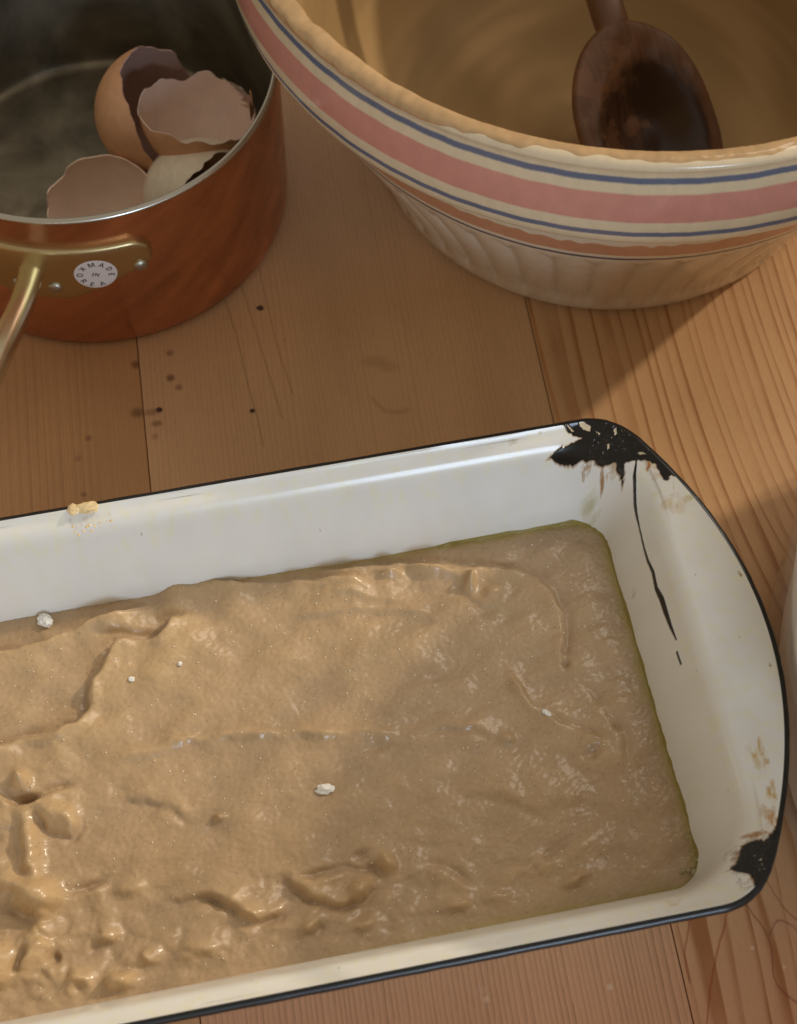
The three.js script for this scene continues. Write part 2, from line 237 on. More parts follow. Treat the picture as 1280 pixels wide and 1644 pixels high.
    for (let i = 0; i < 26; i++) { ctx.globalAlpha = 0.7; ctx.fillStyle = '#b5a68c'; const b = i % 2 ? [11.6 + R() * 1.8, -7.5 + R() * 0.9] : [12.6 + R() * 0.8, 6.6 + R() * 0.8]; ctx.beginPath(); ctx.ellipse(X(b[0]), Y(b[1]), 0.8 + R() * 1.6, 0.8 + R() * 2, 0, 0, 7); if (b[1] > 0 || b[0] + b[1] > 4.9) ctx.fill(); }
    ctx.globalAlpha = 1;
  });
  const bump = canvasTex(W, H, (ctx) => {
    const R = rng(77); ctx.fillStyle = '#d0d0d0'; ctx.fillRect(0, 0, W, H); ctx.fillStyle = ctx.strokeStyle = '#404040'; poly(ctx, chip1, 0.055, 3); ctx.fill(); poly(ctx, chip2, 0.055, 5); ctx.fill(); scr(ctx);
    for (let i = 0; i < 900; i++) { const b = i % 3 ? [10.9 + R() * 2.9, -8.2 + R() * 2.2] : [12.0 + R() * 1.6, 6.2 + R() * 1.4]; if (i % 3 && b[0] + b[1] < 4.4) continue; ctx.globalAlpha = 0.5; ctx.fillStyle = R() < 0.5 ? '#707070' : '#202020'; ctx.beginPath(); ctx.ellipse(X(b[0]), Y(b[1]), 1 + R() * 4, 1 + R() * 3, 0, 0, 7); if (b[1] < -6.75 || b[1] > 0) ctx.fill(); }
    ctx.globalAlpha = 1; ctx.fillStyle = '#d0d0d0'; flakes.forEach((f, i) => { poly(ctx, f, 0.02, i + 9); ctx.fill(); });
  }, false);
  const enamel = std({ map, roughness: 0.2, bumpMap: bump, bumpScale: 0.0011 });
  mesh('enamel_body', mergeGeometries([loft(rings), loft(under)]), enamel, tin);
  const bead = []; const br = 0.165;
  for (let i = 0; i <= 18; i++) { const a = THREE.MathUtils.degToRad(96 - i * 15.5); bead.push(perim.map((d, k) => { const wob = 0.012 * n2(k * 0.35, 3), ins = 0.17 - (br + wob) * Math.cos(a); return [outLoop[k][0] - outNorm[k][0] * ins, 5.975 + (br + wob) * Math.sin(a), outLoop[k][1] - outNorm[k][1] * ins]; })); }
  mesh('black_rim', loft(bead), std({ color: lin(0.008, 0.008, 0.009), roughness: 0.3 }), tin);
}

// ------------------------------------------------------------------ the batter in the tin
const features = [];
function crease(pts, { step = 0.15, side = 1, w = 0.09, L = 1.1, groove = 0.05 }) {
  const cum = [0]; for (let i = 1; i < pts.length; i++) cum.push(cum[i - 1] + Math.hypot(pts[i][0] - pts[i - 1][0], pts[i][1] - pts[i - 1][1]));
  const T = cum[cum.length - 1], reach = Math.max(L * 2.6, 0.6);
  let a0 = 1e9, a1 = -1e9, b0 = 1e9, b1 = -1e9; for (const [a, b] of pts) { a0 = Math.min(a0, a); a1 = Math.max(a1, a); b0 = Math.min(b0, b); b1 = Math.max(b1, b); }
  features.push((u, v, wu, wv) => {
    u = wu; v = wv;
    if (u < a0 - reach || u > a1 + reach || v < b0 - reach || v > b1 + reach) return 0;
    let best = 1e9, sd = 1, along = 0, over = 0;
    for (let i = 1; i < pts.length; i++) {
      const ax = pts[i - 1][0], ay = pts[i - 1][1], dx = pts[i][0] - ax, dy = pts[i][1] - ay, l2 = dx * dx + dy * dy, tt = ((u - ax) * dx + (v - ay) * dy) / l2, t = clamp(tt), ex = u - ax - t * dx, ey = v - ay - t * dy, d = ex * ex + ey * ey;
      if (d < best) { best = d; sd = dx * ey - dy * ex > 0 ? 1 : -1; along = cum[i - 1] + t * Math.sqrt(l2); over = (i === 1 && tt < 0) || (i === pts.length - 1 && tt > 1) ? 1 : 0; }
    }
    const d = Math.sqrt(best) * sd * side, e = Math.min(along, T - along) / Math.min(T * 0.3, 0.8), taper = smooth(0, 1, e + 0.15 * (1 - over)) * (0.85 + 0.4 * n2(u * 0.55, v * 0.55 + step * 50));
    let h = 0;
    if (d > 0) h += step * (1 - Math.exp(-Math.pow(d / (w * 1.25), 1.3))) * Math.exp(-d / L) * (1 + 0.35 * Math.exp(-Math.pow((d - 0.28) / 0.2, 2))); 
    h -= groove * Math.exp(-Math.pow(d / (w * 1.3), 2));
    return h * taper;
  });
}
const lump = (u, v, ru, rv, a, rot = 0) => { const c = Math.cos(rot), s = Math.sin(rot); features.push((x, y, wx, wy) => { const dx = wx - u, dy = wy - v; if (Math.abs(dx) > ru * 2.6 + rv || Math.abs(dy) > ru * 2.6 + rv) return 0; const p = (dx * c + dy * s) / ru, q = (dy * c - dx * s) / rv, r = p * p + q * q; return r > 5 ? 0 : a * Math.exp(-Math.pow(r, 1.25)); }); };
crease([[-1.6, -5.6], [-2.33, -5.2], [-2.85, -4.74], [-4.08, -4.77], [-4.3, -4.47], [-5.0, -3.68], [-5.21, -3.05], [-5.33, -2.62], [-5.7, -2.32], [-6.31, -2.2], [-7.05, -2.28], [-7.58, -2.13], [-8.6, -2.0]], { step: 0.28, side: -1, w: 0.10, L: 1.4, groove: 0.06 });
crease([[-8.6, -5.3], [-7.69, -5.32], [-6.78, -5.31], [-6.24, -5.33], [-5.68, -5.56], [-4.58, -5.74], [-3.79, -5.89], [-2.85, -6.01]], { step: 0.2, side: 1, w: 0.09, L: 1.3, groove: 0.06 });
crease([[-5.03, -5.22], [-3.89, -5.08], [-3.14, -4.91], [-2.51, -5.02]], { step: 0.12, side: -1, w: 0.07, L: 0.35, groove: 0.07 });
crease([[-4.6, -0.9], [-3.91, -0.99], [-3.17, -0.97], [-2.41, -1.14], [-1.75, -1.01], [-0.78, -1.02], [0.46, -0.73], [1.41, -0.6], [2.87, -0.31], [4.03, -0.06]], { step: 0.05, side: -1, w: 0.12, L: 0.9, groove: -0.14 });
crease([[2.6, -6.2], [3.95, -6.14], [5.99, -5.79], [7.79, -5.24], [8.89, -4.99], [9.56, -4.59], [9.87, -3.88], [10.11, -3.09], [9.86, -2.2], [9.55, -1.34]], { step: 0.13, side: 1, w: 0.12, L: 1.5, groove: 0.075 });
crease([[-2.68, -6.6], [-0.99, -6.5], [0.35, -6.15], [1.74, -6.0], [2.73, -5.74], [4.22, -5.55]], { step: 0.22, side: 1, w: 0.12, L: 1.2, groove: 0.02 });
crease([[2.03, -4.97], [3.26, -4.99], [4.33, -4.62], [5.3, -4.27]], { step: 0.06, side: -1, w: 0.07, L: 0.4, groove: -0.08 });
crease([[1.4, -4.6], [2.43, -4.52], [4.0, -4.37], [5.96, -3.82]], { step: 0.06, side: -1, w: 0.07, L: 0.35, groove: -0.08 });
crease([[8.54, 0.06], [9.06, 0.56], [9.87, 1.01], [10.34, 1.3]], { step: 0.09, side: 1, w: 0.08, L: 0.6, groove: 0.07 });
crease([[-3.72, 3.76], [-2.66, 3.85], [-2.37, 3.95], [-1.93, 4.16], [-1.54, 4.59], [-0.98, 4.94], [-0.41, 4.77], [0, 4.4]], { step: 0.16, side: -1, w: 0.1, L: 0.7, groove: 0.12 });
crease([[-0.3, 3.6], [0.09, 4.08], [0.61, 4.62], [1.33, 4.92], [2.13, 4.81], [2.6, 4.5]], { step: 0.2, side: -1, w: 0.1, L: 0.55, groove: 0.11 });
crease([[-0.11, 3.84], [1.07, 3.72], [1.84, 3.78], [2.43, 3.95], [2.83, 4.39]], { step: 0.14, side: 1, w: 0.09, L: 0.5, groove: 0.11 });
crease([[3.96, 4.15], [4.47, 4.21], [4.91, 4.61], [5.36, 4.96]], { step: 0.15, side: 1, w: 0.1, L: 0.6, groove: 0.1 });
crease([[5.4, 4.6], [6.4, 4.5], [7.3, 4.7], [8.3, 4.2], [9, 3.9]], { step: 0.1, side: 1, w: 0.09, L: 0.6, groove: 0.06 });
crease([[-8.06, -0.74], [-7.66, -0.23], [-7.32, -0.01], [-6.78, -0.33], [-6.2, -0.3], [-5.7, -0.5]], { step: 0.2, side: 1, w: 0.09, L: 0.5, groove: 0.14 });
crease([[-7.1, 0.3], [-6.9, 0.9], [-6.48, 1.2], [-6.07, 1.32], [-5.7, 0.89], [-5.9, 0.4]], { step: 0.2, side: -1, w: 0.1, L: 0.4, groove: 0.07 });
crease([[-8.7, 2.5], [-8.35, 2.92], [-7.75, 3.26], [-7.43, 3.62], [-8.01, 3.94], [-8.8, 3.93]], { step: 0.15, side: -1, w: 0.14, L: 0.5, groove: 0.06 });
crease([[-6.75, 2.7], [-6.61, 2.83], [-6.23, 2.95], [-5.87, 2.9], [-5.2, 2.7]], { step: 0.16, side: 1, w: 0.1, L: 0.5, groove: 0.12 });
crease([[-8.4, 5.2], [-8.09, 4.85], [-7.63, 4.37], [-7.26, 4.09], [-6.74, 3.83]], { step: 0.2, side: 1, w: 0.14, L: 0.6, groove: 0.06 });
crease([[4.44, 0.03], [5.51, 0.1], [6.46, 0.33], [6.92, 0.72]], { step: 0.09, side: -1, w: 0.07, L: 0.4, groove: 0.05 });
crease([[6.7, -5.0], [6.88, -4.59], [7.13, -3.95], [7.43, -3.63], [8.0, -3.62]], { step: 0.14, side: -1, w: 0.09, L: 0.5, groove: 0.08 });
crease([[9.9, -0.6], [10.5, 0.3], [10.8, 1.2], [10.6, 2.4]], { step: 0.06, side: 1, w: 0.12, L: 0.8, groove: 0.04 });
crease([[5.2, 2.2], [6.6, 2.6], [7.6, 3.4], [9.4, 3.2]], { step: 0.07, side: -1, w: 0.14, L: 0.9, groove: 0.03 });
crease([[-4.8, 0.5], [-3.8, 0.6], [-3.1, 1.0], [-2.6, 1.7]], { step: 0.08, side: -1, w: 0.1, L: 0.8, groove: 0.04 });
for (const a of [[4.77, -5.44, 0.28, 0.14, 0.17, 0.3], [7.2, -4.68, 0.13, 0.24, 0.26], [7.93, -4.16, 0.32, 0.26, 0.14], [6.2, -5.2, 0.75, 0.16, 0.16, 0.35], [7.85, -0.9, 0.14, 0.34, 0.18, -0.3], [8.1, -0.3, 0.1, 0.5, 0.07, -0.5], [7.19, 0.77, 0.18, 0.14, 0.14], [2.85, 3.83, 0.25, 0.28, 0.3], [1.98, 4.47, 0.3, 0.25, 0.26], [8.13, 5.43, 0.32, 0.16, 0.15, -0.3], [9.7, 1.66, 0.32, 0.2, -0.14, -0.4], [9.7, 1.66, 0.6, 0.42, 0.08, -0.4], [2.25, 3.45, 0.3, 0.12, -0.1], [7.04, 4.85, 0.12, 0.12, -0.12], [7.3, 4.7, 0.3, 0.12, 0.1], [3.77, 1.57, 0.13, 0.12, 0.06], [9.6, -1.33, 0.1, 0.16, -0.12], [10.61, 0.97, 0.1, 0.16, -0.09], [3.32, 0.19, 0.35, 0.14, -0.06], [5.54, -3.59, 0.3, 0.1, -0.04],
  [-7.35, -0.72, 0.22, 0.27, 0.34], [-7.31, -0.12, 0.3, 0.13, -0.2], [-6.4, 0.5, 0.7, 0.3, 0.2, 0.45], [-7.3, 1.15, 0.25, 0.75, 0.24, -0.1], [-7.1, 2.9, 0.55, 0.5, 0.42], [-7.75, 2.5, 0.5, 0.22, 0.24, 0.5], [-7.25, 2.0, 0.3, 0.4, 0.15], [-8.2, 1.9, 0.4, 0.5, 0.12], [-6.24, 5.6, 0.4, 0.32, 0.2], [-6.3, 5.75, 0.2, 0.14, -0.15], [-5.15, 5.8, 0.4, 0.22, 0.3], [-8.4, 4.72, 0.3, 0.7, 0.3], [-1.74, 1.53, 0.16, 0.11, 0.16], [-1.95, 1.6, 0.14, 0.1, -0.05], [-7.01, 4.78, 0.16, 0.16, -0.18], [-7.4, 4.3, 0.3, 0.65, 0.2, 0.6], [-5.4, 4.38, 0.3, 0.2, 0.15], [0.34, 5.3, 0.28, 0.22, 0.16], [0.62, 5.36, 0.12, 0.12, -0.1], [-4.22, 5.2, 0.28, 0.2, 0.14], [-1.2, 4.68, 0.35, 0.2, 0.12, 0.5], [-8.3, 0.3, 0.5, 0.35, 0.1], [-4.6, 3.1, 0.4, 0.25, 0.1], [-3.0, 5.3, 0.5, 0.25, 0.1], [1.8, 5.5, 0.5, 0.2, 0.1], [4.6, 5.4, 0.4, 0.2, 0.12], [5.9, 5.5, 0.35, 0.18, 0.1], [-5.9, -5.2, 0.5, 0.35, 0.09], [-4.1, -5.5, 0.4, 0.25, 0.08], [1.2, -3.2, 1.6, 0.9, 0.06], [4.5, -3.0, 1.5, 0.8, 0.07], [-2.5, -3.6, 1.6, 0.9, 0.08]]) lump(a[0], a[1], a[2], a[3], a[4] * 1.25, a[5] ?? 0);
function batterH(u, v) {
  const wu = u + 0.14 * fbm(u * 0.8 + 3, v * 0.8, 2), wv = v + 0.14 * fbm(u * 0.8, v * 0.8 + 31, 2);
  let h = 2.72 + 0.05 * fbm(u * 0.22, v * 0.3, 2);
  for (const f of features) h += 1.5 * f(u, v, wu, wv);
  const edge = smooth(0, 1.1, Math.min(6.35 - Math.abs(v), 12 - u));
  const rough = clamp(0.07 + 0.36 * smooth(-4.5, -7.5, u) * smooth(-2.5, 0, v) + 0.42 * smooth(2.8, 4.8, v) * smooth(8, 3, u) + 0.22 * smooth(-3.8, -5.2, v) * smooth(-2, 3, u) * smooth(9, 6.5, u));
  const b1 = Math.abs(n2(wu * 0.62 + 4, wv * 0.95 + 9)), b2 = Math.abs(n2(wu * 1.25 + 14, wv * 1.7)), b3 = n2(u * 2.6, v * 3.1 + 40);
  h += (0.12 * fbm(u * 0.38 + v * 0.1, v * 0.62 + 7, 2) + rough * (0.20 * Math.sqrt(0.06 + b1 * b1 * 1.6) + 0.10 * Math.sqrt(0.06 + b2 * b2 * 1.6) - 0.17 + 0.01 * b3)) * (0.3 + 0.7 * edge);
  h += 0.006 * n2(u * 2.4, v * 3) + 0.0025 * n2(u * 6, v * 6 + 4);
  return h - 0.10 * (1 - edge) * smooth(3, 9, u + Math.max(0, -v - 4) * 0.5);
}
{
  const NU = 640, NV = 360, GW = NU + 1, HF = new Float32Array(GW * (NV + 1)), TMP = new Float32Array(HF.length);
  for (let j = 0; j <= NV; j++) for (let i = 0; i <= NU; i++) HF[j * GW + i] = batterH((i / NU * 2 - 1) * (wallL(2.72) + 0.02), (j / NV * 2 - 1) * (wallW(2.72) + 0.02));
  for (let k = 0; k < 4; k++) {      // the batter settles: sharp edges slump
    for (let j = 0; j <= NV; j++) for (let i = 0; i <= NU; i++) { const a = j * GW; TMP[a + i] = 0.5 * HF[a + i] + 0.25 * (HF[a + Math.max(0, i - 1)] + HF[a + Math.min(NU, i + 1)]); }
    for (let j = 0; j <= NV; j++) for (let i = 0; i <= NU; i++) HF[j * GW + i] = 0.5 * TMP[j * GW + i] + 0.25 * (TMP[Math.max(0, j - 1) * GW + i] + TMP[Math.min(NV, j + 1) * GW + i]);
  }
  const speckR = rng(9);
  const g = sheet(NU, NV, (a, b) => {
    let u = (a * 2 - 1), v = (b * 2 - 1);
    let hl = wallL(2.72) + 0.02, hw = wallW(2.72) + 0.02; u *= hl; v *= hw;
    let h = HF[Math.round(b * NV) * GW + Math.round(a * NU)] + 0.008 * n2(u * 3.6, v * 4.5 + 7) + 0.003 * n2(u * 9, v * 10) + 0.0012 * n2(u * 21, v * 21); const k = 0.25 * (h - 2.72); u *= (hl + k) / hl; v *= (hw + k) / hw; hl += k; hw += k;
    const r = 0.85, cx = Math.abs(u) - (hl - r), cy = Math.abs(v) - (hw - r);
    if (cx > 0 && cy > 0) { const d = Math.hypot(cx, cy); if (d > r) { u = Math.sign(u) * (hl - r + cx * r / d); v = Math.sign(v) * (hw - r + cy * r / d); } }
    const rr = cx > 0 && cy > 0 ? r - Math.min(r, Math.hypot(cx, cy)) : Math.min(hl - Math.abs(u), hw - Math.abs(v));
    const oil = Math.exp(-Math.pow(rr / (0.19 + 0.08 * n2(u, v)), 1.4)) * smooth(-4, 8, u + (v < 0 ? 0 : -2)) * 0.85;
    const t = 1 + 0.10 * fbm(u * 0.5 + 5, v * 0.6, 3) + 0.04 * n2(u * 4, v * 4) + 0.08 * (speckR() - 0.5);
    const yel = clamp((h - 2.74) * 2.2, -0.5, 0.7);
    let c = [0.445 * t * (1 + 0.2 * yel), 0.307 * t * (1 + 0.17 * yel), 0.178 * t * (1 + 0.02 * yel)];
    const sp = speckR(); if (sp < 0.005) c = c.map((x) => x * 0.6); else if (sp > 0.995) c = c.map((x) => x * 1.3);
    c = [lerp(c[0], 0.36, oil), lerp(c[1], 0.285, oil), lerp(c[2], 0.06, oil)];
    return [u, h, v, ...c];
  }, (u, v) => [u * 24, v * 13]);
  const grainTex = canvasTex(1024, 1024, (ctx) => { const R = rng(5); pixels(ctx, 1024, 1024, () => { const k = R(); const v = 0.22 + 0.25 * R() + (k > 0.985 ? 0.4 : 0); return [v, v, v]; }); }, false);
  grainTex.wrapS = grainTex.wrapT = THREE.RepeatWrapping; grainTex.repeat.set(0.25, 0.25);
  const batter = mesh('cake_batter', g, std({ color: 0xffffff, vertexColors: true, roughness: 0.42, specularIntensity: 0.6, clearcoat: 0.45, clearcoatRoughness: 0.16, bumpMap: grainTex, bumpScale: 0.00006 }));
  batter.position.set(tinX * CM, 0, tinZ * CM); batter.rotation.y = TIN_TURN;
  const oilG = sheet(perim.length, 8, (a, b) => { const i = Math.round(a * perim.length) % perim.length, p0 = inner(perim[i], 12, 6.3, 1), wgt = smooth(2, 9, p0[0] - (p0[1] > 0 ? 2 : 0)), top = 2.5 + wgt * (0.27 + 0.08 * n2(i * 0.11, 3) + 0.06 * n2(i * 0.5, 9)), h = lerp(2.3, top, b), off = 0.018 * Math.sqrt(1.02 - b), p = inner(perim[i], wallL(h) - off, wallW(h) - off, 0.8 + 0.10 * h); return [p[0], h, p[1]]; }, undefined, true);
  mesh('oil_film', oilG, std({ color: lin(0.52, 0.43, 0.14), roughness: 0.12, transmission: 0.5, thickness: 0 }), batter);
  const glint = new THREE.InstancedMesh(new THREE.IcosahedronGeometry(1, 1), std({ color: lin(0.80, 0.72, 0.55), roughness: 0.12, clearcoat: 1, clearcoatRoughness: 0.05 }), 1500), gm = new THREE.Matrix4(), GR = rng(301);
  for (let i = 0; i < 1500; i++) { const u = -11 + 22.5 * GR(), v = -5.9 + 11.8 * GR(), r = (0.008 + 0.022 * Math.pow(GR(), 3)) * CM, jx = Math.round((u / (wallL(2.72) + 0.02) + 1) / 2 * NU), jy = Math.round((v / (wallW(2.72) + 0.02) + 1) / 2 * NV); gm.makeScale(r, r, r).setPosition(u * CM, (HF[jy * GW + jx] + 0.003) * CM, v * CM); glint.setMatrixAt(i, gm); }
  glint.name = 'sugar_grains'; glint.castShadow = glint.receiveShadow = true; glint.userData.kind = 'stuff'; batter.add(glint);
  tag(batter, 'thick beige cake batter spread in the white enamel loaf tin', 'batter');
}
// crumbs, bubbles and a smear
function rock(seed, s, [rx, ry, rz], det = 5) {
  const g = new THREE.IcosahedronGeometry(1, det), p = g.attributes.position;
  for (let i = 0; i < p.count; i++) { const x = p.getX(i), y = p.getY(i), z = p.getZ(i), k = 1 + 0.24 * n3(x * 1.1 + seed, y * 1.1, z * 1.1) + 0.05 * n3(x * 2.6, y * 2.6 + seed, z * 2.6); p.setXYZ(i, x * k * rx * CM * s, y * k * ry * CM * s, z * k * rz * CM * s); }
  g.computeVertexNormals(); return g;
}
const sugar = std({ color: lin(0.82, 0.80, 0.75), roughness: 0.6 });
for (const [u, v, s, sd, rot, shape, label] of [
  [1.52, 1.25, 1, 1, 0.1, [0.27, 0.13, 0.16], 'flat white flour lump alone in the middle of the batter'],
  [-6.2, -6.0, 1, 4, 0.7, [0.22, 0.17, 0.24], 'white crumb at the back edge of the batter against the tin wall'],
  [-2.2, -3.58, 1, 7, 0, [0.07, 0.05, 0.07], 'tiny round white crumb, right one of two specks on the raised batter'],
  [-3.74, -3.37, 1, 9, 0.4, [0.09, 0.05, 0.1], 'tiny uneven white crumb, left one of two specks on the raised batter'],
  [8.59, 0.17, 1, 13, 0.9, [0.08, 0.06, 0.16], 'small narrow white crumb in the batter near the right wall']]) {
  const [x, z] = tinAt(u, v), m = mesh('white_crumb', rock(sd, s, shape), sugar); m.name = 'white_crumb' + (sd === 1 ? '' : '_00' + [4, 7, 9, 13].indexOf(sd).valueOf() * 1);
  m.name = sd === 1 ? 'white_crumb' : 'white_crumb_' + String([4, 7, 9, 13].indexOf(sd) + 1).padStart(3, '0');
  m.position.set(x * CM, (batterH(u, v) + shape[1] * 0.55) * CM, z * CM); m.rotation.y = rot; tag(m, label, 'crumb');
}
{
  const pale = std({ color: lin(0.78, 0.60, 0.34), roughness: 0.22 });
  const [x, z] = tinAt(-4.25, -7.87), s = thing('batter_smear', 'small pale wet batter smear on the back rim of the tin', 'batter smear', [x, 6.12, z], TIN_TURN);
  for (const [dx, dz, r, sd] of [[-0.3, 0.02, [0.2, 0.11, 0.19], 21], [0.12, 0.03, [0.36, 0.13, 0.2], 25]]) { const m = mesh('blob', rock(sd, 1, r, 3), pale, s); m.position.set(dx * CM, 0, dz * CM); }
  const Q = rng(17); for (let i = 0; i < 14; i++) { const r = 0.02 + 0.035 * Q(), d = 0.55 + 0.32 * Q(), m = mesh('droplet', rock(40 + i, 1, [r * 1.2, r * 0.6, r], 1), pale, s); m.position.set((-0.75 + 1.6 * Q()) * CM, (-0.06 - 0.35 * Math.max(0, d - 0.5) ** 1.6 * 3) * CM, d * CM); }
}
{
  const oilM = std({ color: lin(0.85, 0.78, 0.5), roughness: 0.06, transmission: 0.7, thickness: 0.001, ior: 1.4 });
  const [x, z] = tinAt(11.55, 5.62), b = thing('oil_bubbles', 'cluster of tiny oil bubbles in the front right corner of the batter', 'bubbles', [x, 2.7, z], TIN_TURN), R = rng(66);
  for (let i = 0; i < 16; i++) { const r = 0.03 + 0.09 * R() * R() + (i < 2 ? 0.05 : 0), m = mesh('bubble', new THREE.SphereGeometry(r * CM, 14, 8, 0, 7, 0, 1.6), oilM, b); const k = i / 16; m.position.set((0.15 - 0.5 * R() * (i % 2) + (i % 2 ? 0 : 0.18 * R())) * CM, -0.04 * CM, (0.25 - (i % 2 ? 0.12 * R() : 1.4 * k)) * CM); }
}

// ------------------------------------------------------------------ the big mixing bowl
const BX = 8.11, BZ = -46.92;
const bowl = thing('mixing_bowl', 'large cream stoneware mixing bowl with pink and blue bands and fluted base', 'mixing bowl', [BX, 0, BZ]);
{
  const prof = [[0, 0.25], [7.6, 0.25], [8.1, 0.02], [8.45, 0.02], [8.7, 0.14], [8.86, 0.5], [9.05, 1.2], [9.45, 2.2], [10.05, 3.5], [10.75, 4.9], [11.35, 6.1], [11.77, 7.03], [12.05, 7.8], [12.3, 8.5], [12.5, 9.1], [12.62, 9.5], [12.72, 9.72], [13.0, 9.84], [13.35, 9.98], [13.62, 10.2], [13.76, 10.5], [13.82, 10.83], [13.86, 11.3], [13.85, 12], [13.78, 12.6], [13.7, 13.11], [13.68, 13.45], [13.72, 13.75], [13.78, 14.0], [13.74, 14.2], [13.6, 14.34], [13.4, 14.36], [13.2, 14.26]];
  const cr = new THREE.CatmullRomCurve3(prof.map(([r, h]) => new THREE.Vector3(r, h, 0)), false, 'centripetal');
  const pts = []; for (let i = 0; i < prof.length - 1; i++) for (let k = 0; k < 4; k++) pts.push(cr.getPoint((i + k / 4) / (prof.length - 1))); pts.push(cr.getPoint(1));
  const low = (h) => h > 13.11 ? 13.11 + (h - 13.11) * 0.6 : h;   // the lip is shallow
  const NF = 48, NU = NF * 16;
  const g = sheet(NU, pts.length - 1, (u, v) => {
    const p = pts[Math.round(v * (pts.length - 1))]; let r = p.x, h = low(p.y); const a = u * 2 * Math.PI;
    const f = Math.abs(Math.sin(a * NF / 2)), cx = Math.cos(a * NF / 2);           // each flute is a shallow arched panel with a crease between neighbours
    const top = 6.75 - 0.75 * (1 - Math.pow(f, 0.6)), k = smooth(0.35, 1.3, h) * smooth(top + 0.12, top - 0.25, h);
    r += k * (-0.19 + 0.20 * Math.pow(f, 0.6)) * (h < 8 ? 1 : 0);
    r *= 1 + 0.002 * Math.sin(a * 2 + 0.6);
    return [r * Math.sin(a), h, r * Math.cos(a)];
  }, (u, v, p) => [u * 4, p[1] / 15], true);
  const W = 2048, H = 1024, R = rng(31);
  const bandTex = canvasTex(W, H, (ctx) => pixels(ctx, W, H, (x, y) => {
    const hh = (1 - (y + 0.5) / H) * 15, a = x / W * 40, h = hh + 0.02 * n2(a * 0.4, 3) + 0.006 * n2(a * 3, 5 + hh * 0.2);
    const crack = Math.abs(n2(a * 2.2, hh * 2.2)) < 0.02 ? 0.93 : 1, n = (1 + 0.07 * fbm(a * 0.8, hh * 0.8, 3) + 0.03 * (R() - 0.5)) * crack;
    let c = [0.66, 0.54, 0.37];
    if (h < 9.9) c = [0.68, 0.57, 0.42];
    const mixc = (to, k) => { c = c.map((q, i) => lerp(q, to[i], k)); };
    const band = (h0, h1, to, s = 0.03, k = 1) => mixc(to, k * smooth(h0 - s, h0 + s, h) * (1 - smooth(h1 - s, h1 + s, h)));
    band(11.42, 12.6, [0.57, 0.255, 0.205], 0.05); band(12.99, 13.23, [0.12, 0.14, 0.21], 0.05); band(10.71, 10.95, [0.12, 0.14, 0.21], 0.05);
    band(7.36, 8.25 + 0.12 * n2(a * 0.6, 9), [0.50, 0.20, 0.10], 0.04, 0.9); band(6.93, 7.12, [0.07, 0.075, 0.11], 0.03);
    band(8.6, 9.4, [0.62, 0.54, 0.44], 0.2, 0.8);
    mixc([0.42, 0.27, 0.12], 0.25 * smooth(0.2, 0.6, fbm(a * 0.6 + 3, hh * 0.5, 3)) * smooth(3.5, 1.0, hh)); 
    mixc([0.45, 0.33, 0.2], 0.35 * smooth(0.62, 0.85, n2(a * 9, hh * 9)) * smooth(0.1, 0.5, n2(a * 0.9, hh)));
    return c.map((q) => q * n);
  }));
  bandTex.wrapS = THREE.RepeatWrapping;
  mesh('body', g, std({ map: bandTex, roughness: 0.16 }), bowl);
  // inside: glaze under a thin coat of batter, wiped round by the spoon
  const ip = [[0, 0.78], [3, 0.8], [5.5, 0.95], [7.2, 1.35], [8.5, 2.2], [9.5, 3.6], [10.3, 5.1], [11.0, 6.7], [11.75, 8.6], [12.4, 10.6], [12.85, 12.2], [13.05, 13.3], [13.2, 14.26]];
  const ic = new THREE.CatmullRomCurve3(ip.map(([r, h]) => new THREE.Vector3(r, h, 0)), false, 'centripetal');
  const gi = sheet(512, 110, (u, v) => {
    const p = ic.getPoint(v), a = u * 2 * Math.PI, ca = Math.cos(a), sa = Math.sin(a);
    const sw = fbm(v * 16 + 1.2 * Math.sin(a + v * 5), a * 0.5 + 3 * 0, 3), st = n3(sa * 0.8 + 0.3, v * 24 + Math.sin(a * 0.5) * 2, ca * 0.8), cl = n3(sa * 0.7, v * 7 + 6, ca * 0.7);
    const d = (0.015 * sw + 0.008 * st) * smooth(0.02, 0.2, v) * (1 - smooth(0.93, 1, v)), t = 0.82 * (1 + 0.05 * st + 0.08 * cl);
    const k = smooth(-0.5, 0.5, cl + 0.5 * st);
    return [(p.x - d) * sa, low(p.y) + d * 0.5, (p.x - d) * ca, lerp(0.36, 0.43, k) * t, lerp(0.222, 0.27, k) * t, lerp(0.092, 0.118, k) * t];
  }, (u, v) => [u, v], true);
  mesh('batter_film', gi, std({ vertexColors: true, roughness: 0.62, specularIntensity: 0.45 }), bowl);
  // batter dried and dripped along the lip
  const lp = [[13.66, 13.2], [13.66, 13.5], [13.70, 13.75], [13.78, 14.0], [13.74, 14.2], [13.6, 14.34], [13.4, 14.37], [13.2, 14.27], [13.08, 13.9], [13.02, 13.4], [12.97, 12.9]];
  const lc = new THREE.CatmullRomCurve3(lp.map(([r, h]) => new THREE.Vector3(r, h, 0)), false, 'centripetal');
  const gl = sheet(1400, 26, (u, v) => {
    const p = lc.getPoint(v), q = lc.getTangent(v), a = u * 2 * Math.PI, x = Math.sin(a) * 14, z = Math.cos(a) * 14;
    const big = n3(x * 0.16, v * 1.2, z * 0.16), mid = n3(x * 1.0, v * 1.5, z * 0.8), fine = n3(x * 3.2, v * 3, z * 3.2);
    const left = smooth(-6, -12, x) * smooth(-2, 6, z);
    const lower = 0.42 + 0.15 * big + 0.08 * mid - 0.10 * left, edge = smooth(lower - 0.05, lower + 0.12, v) * (1 - smooth(0.86, 1, v));
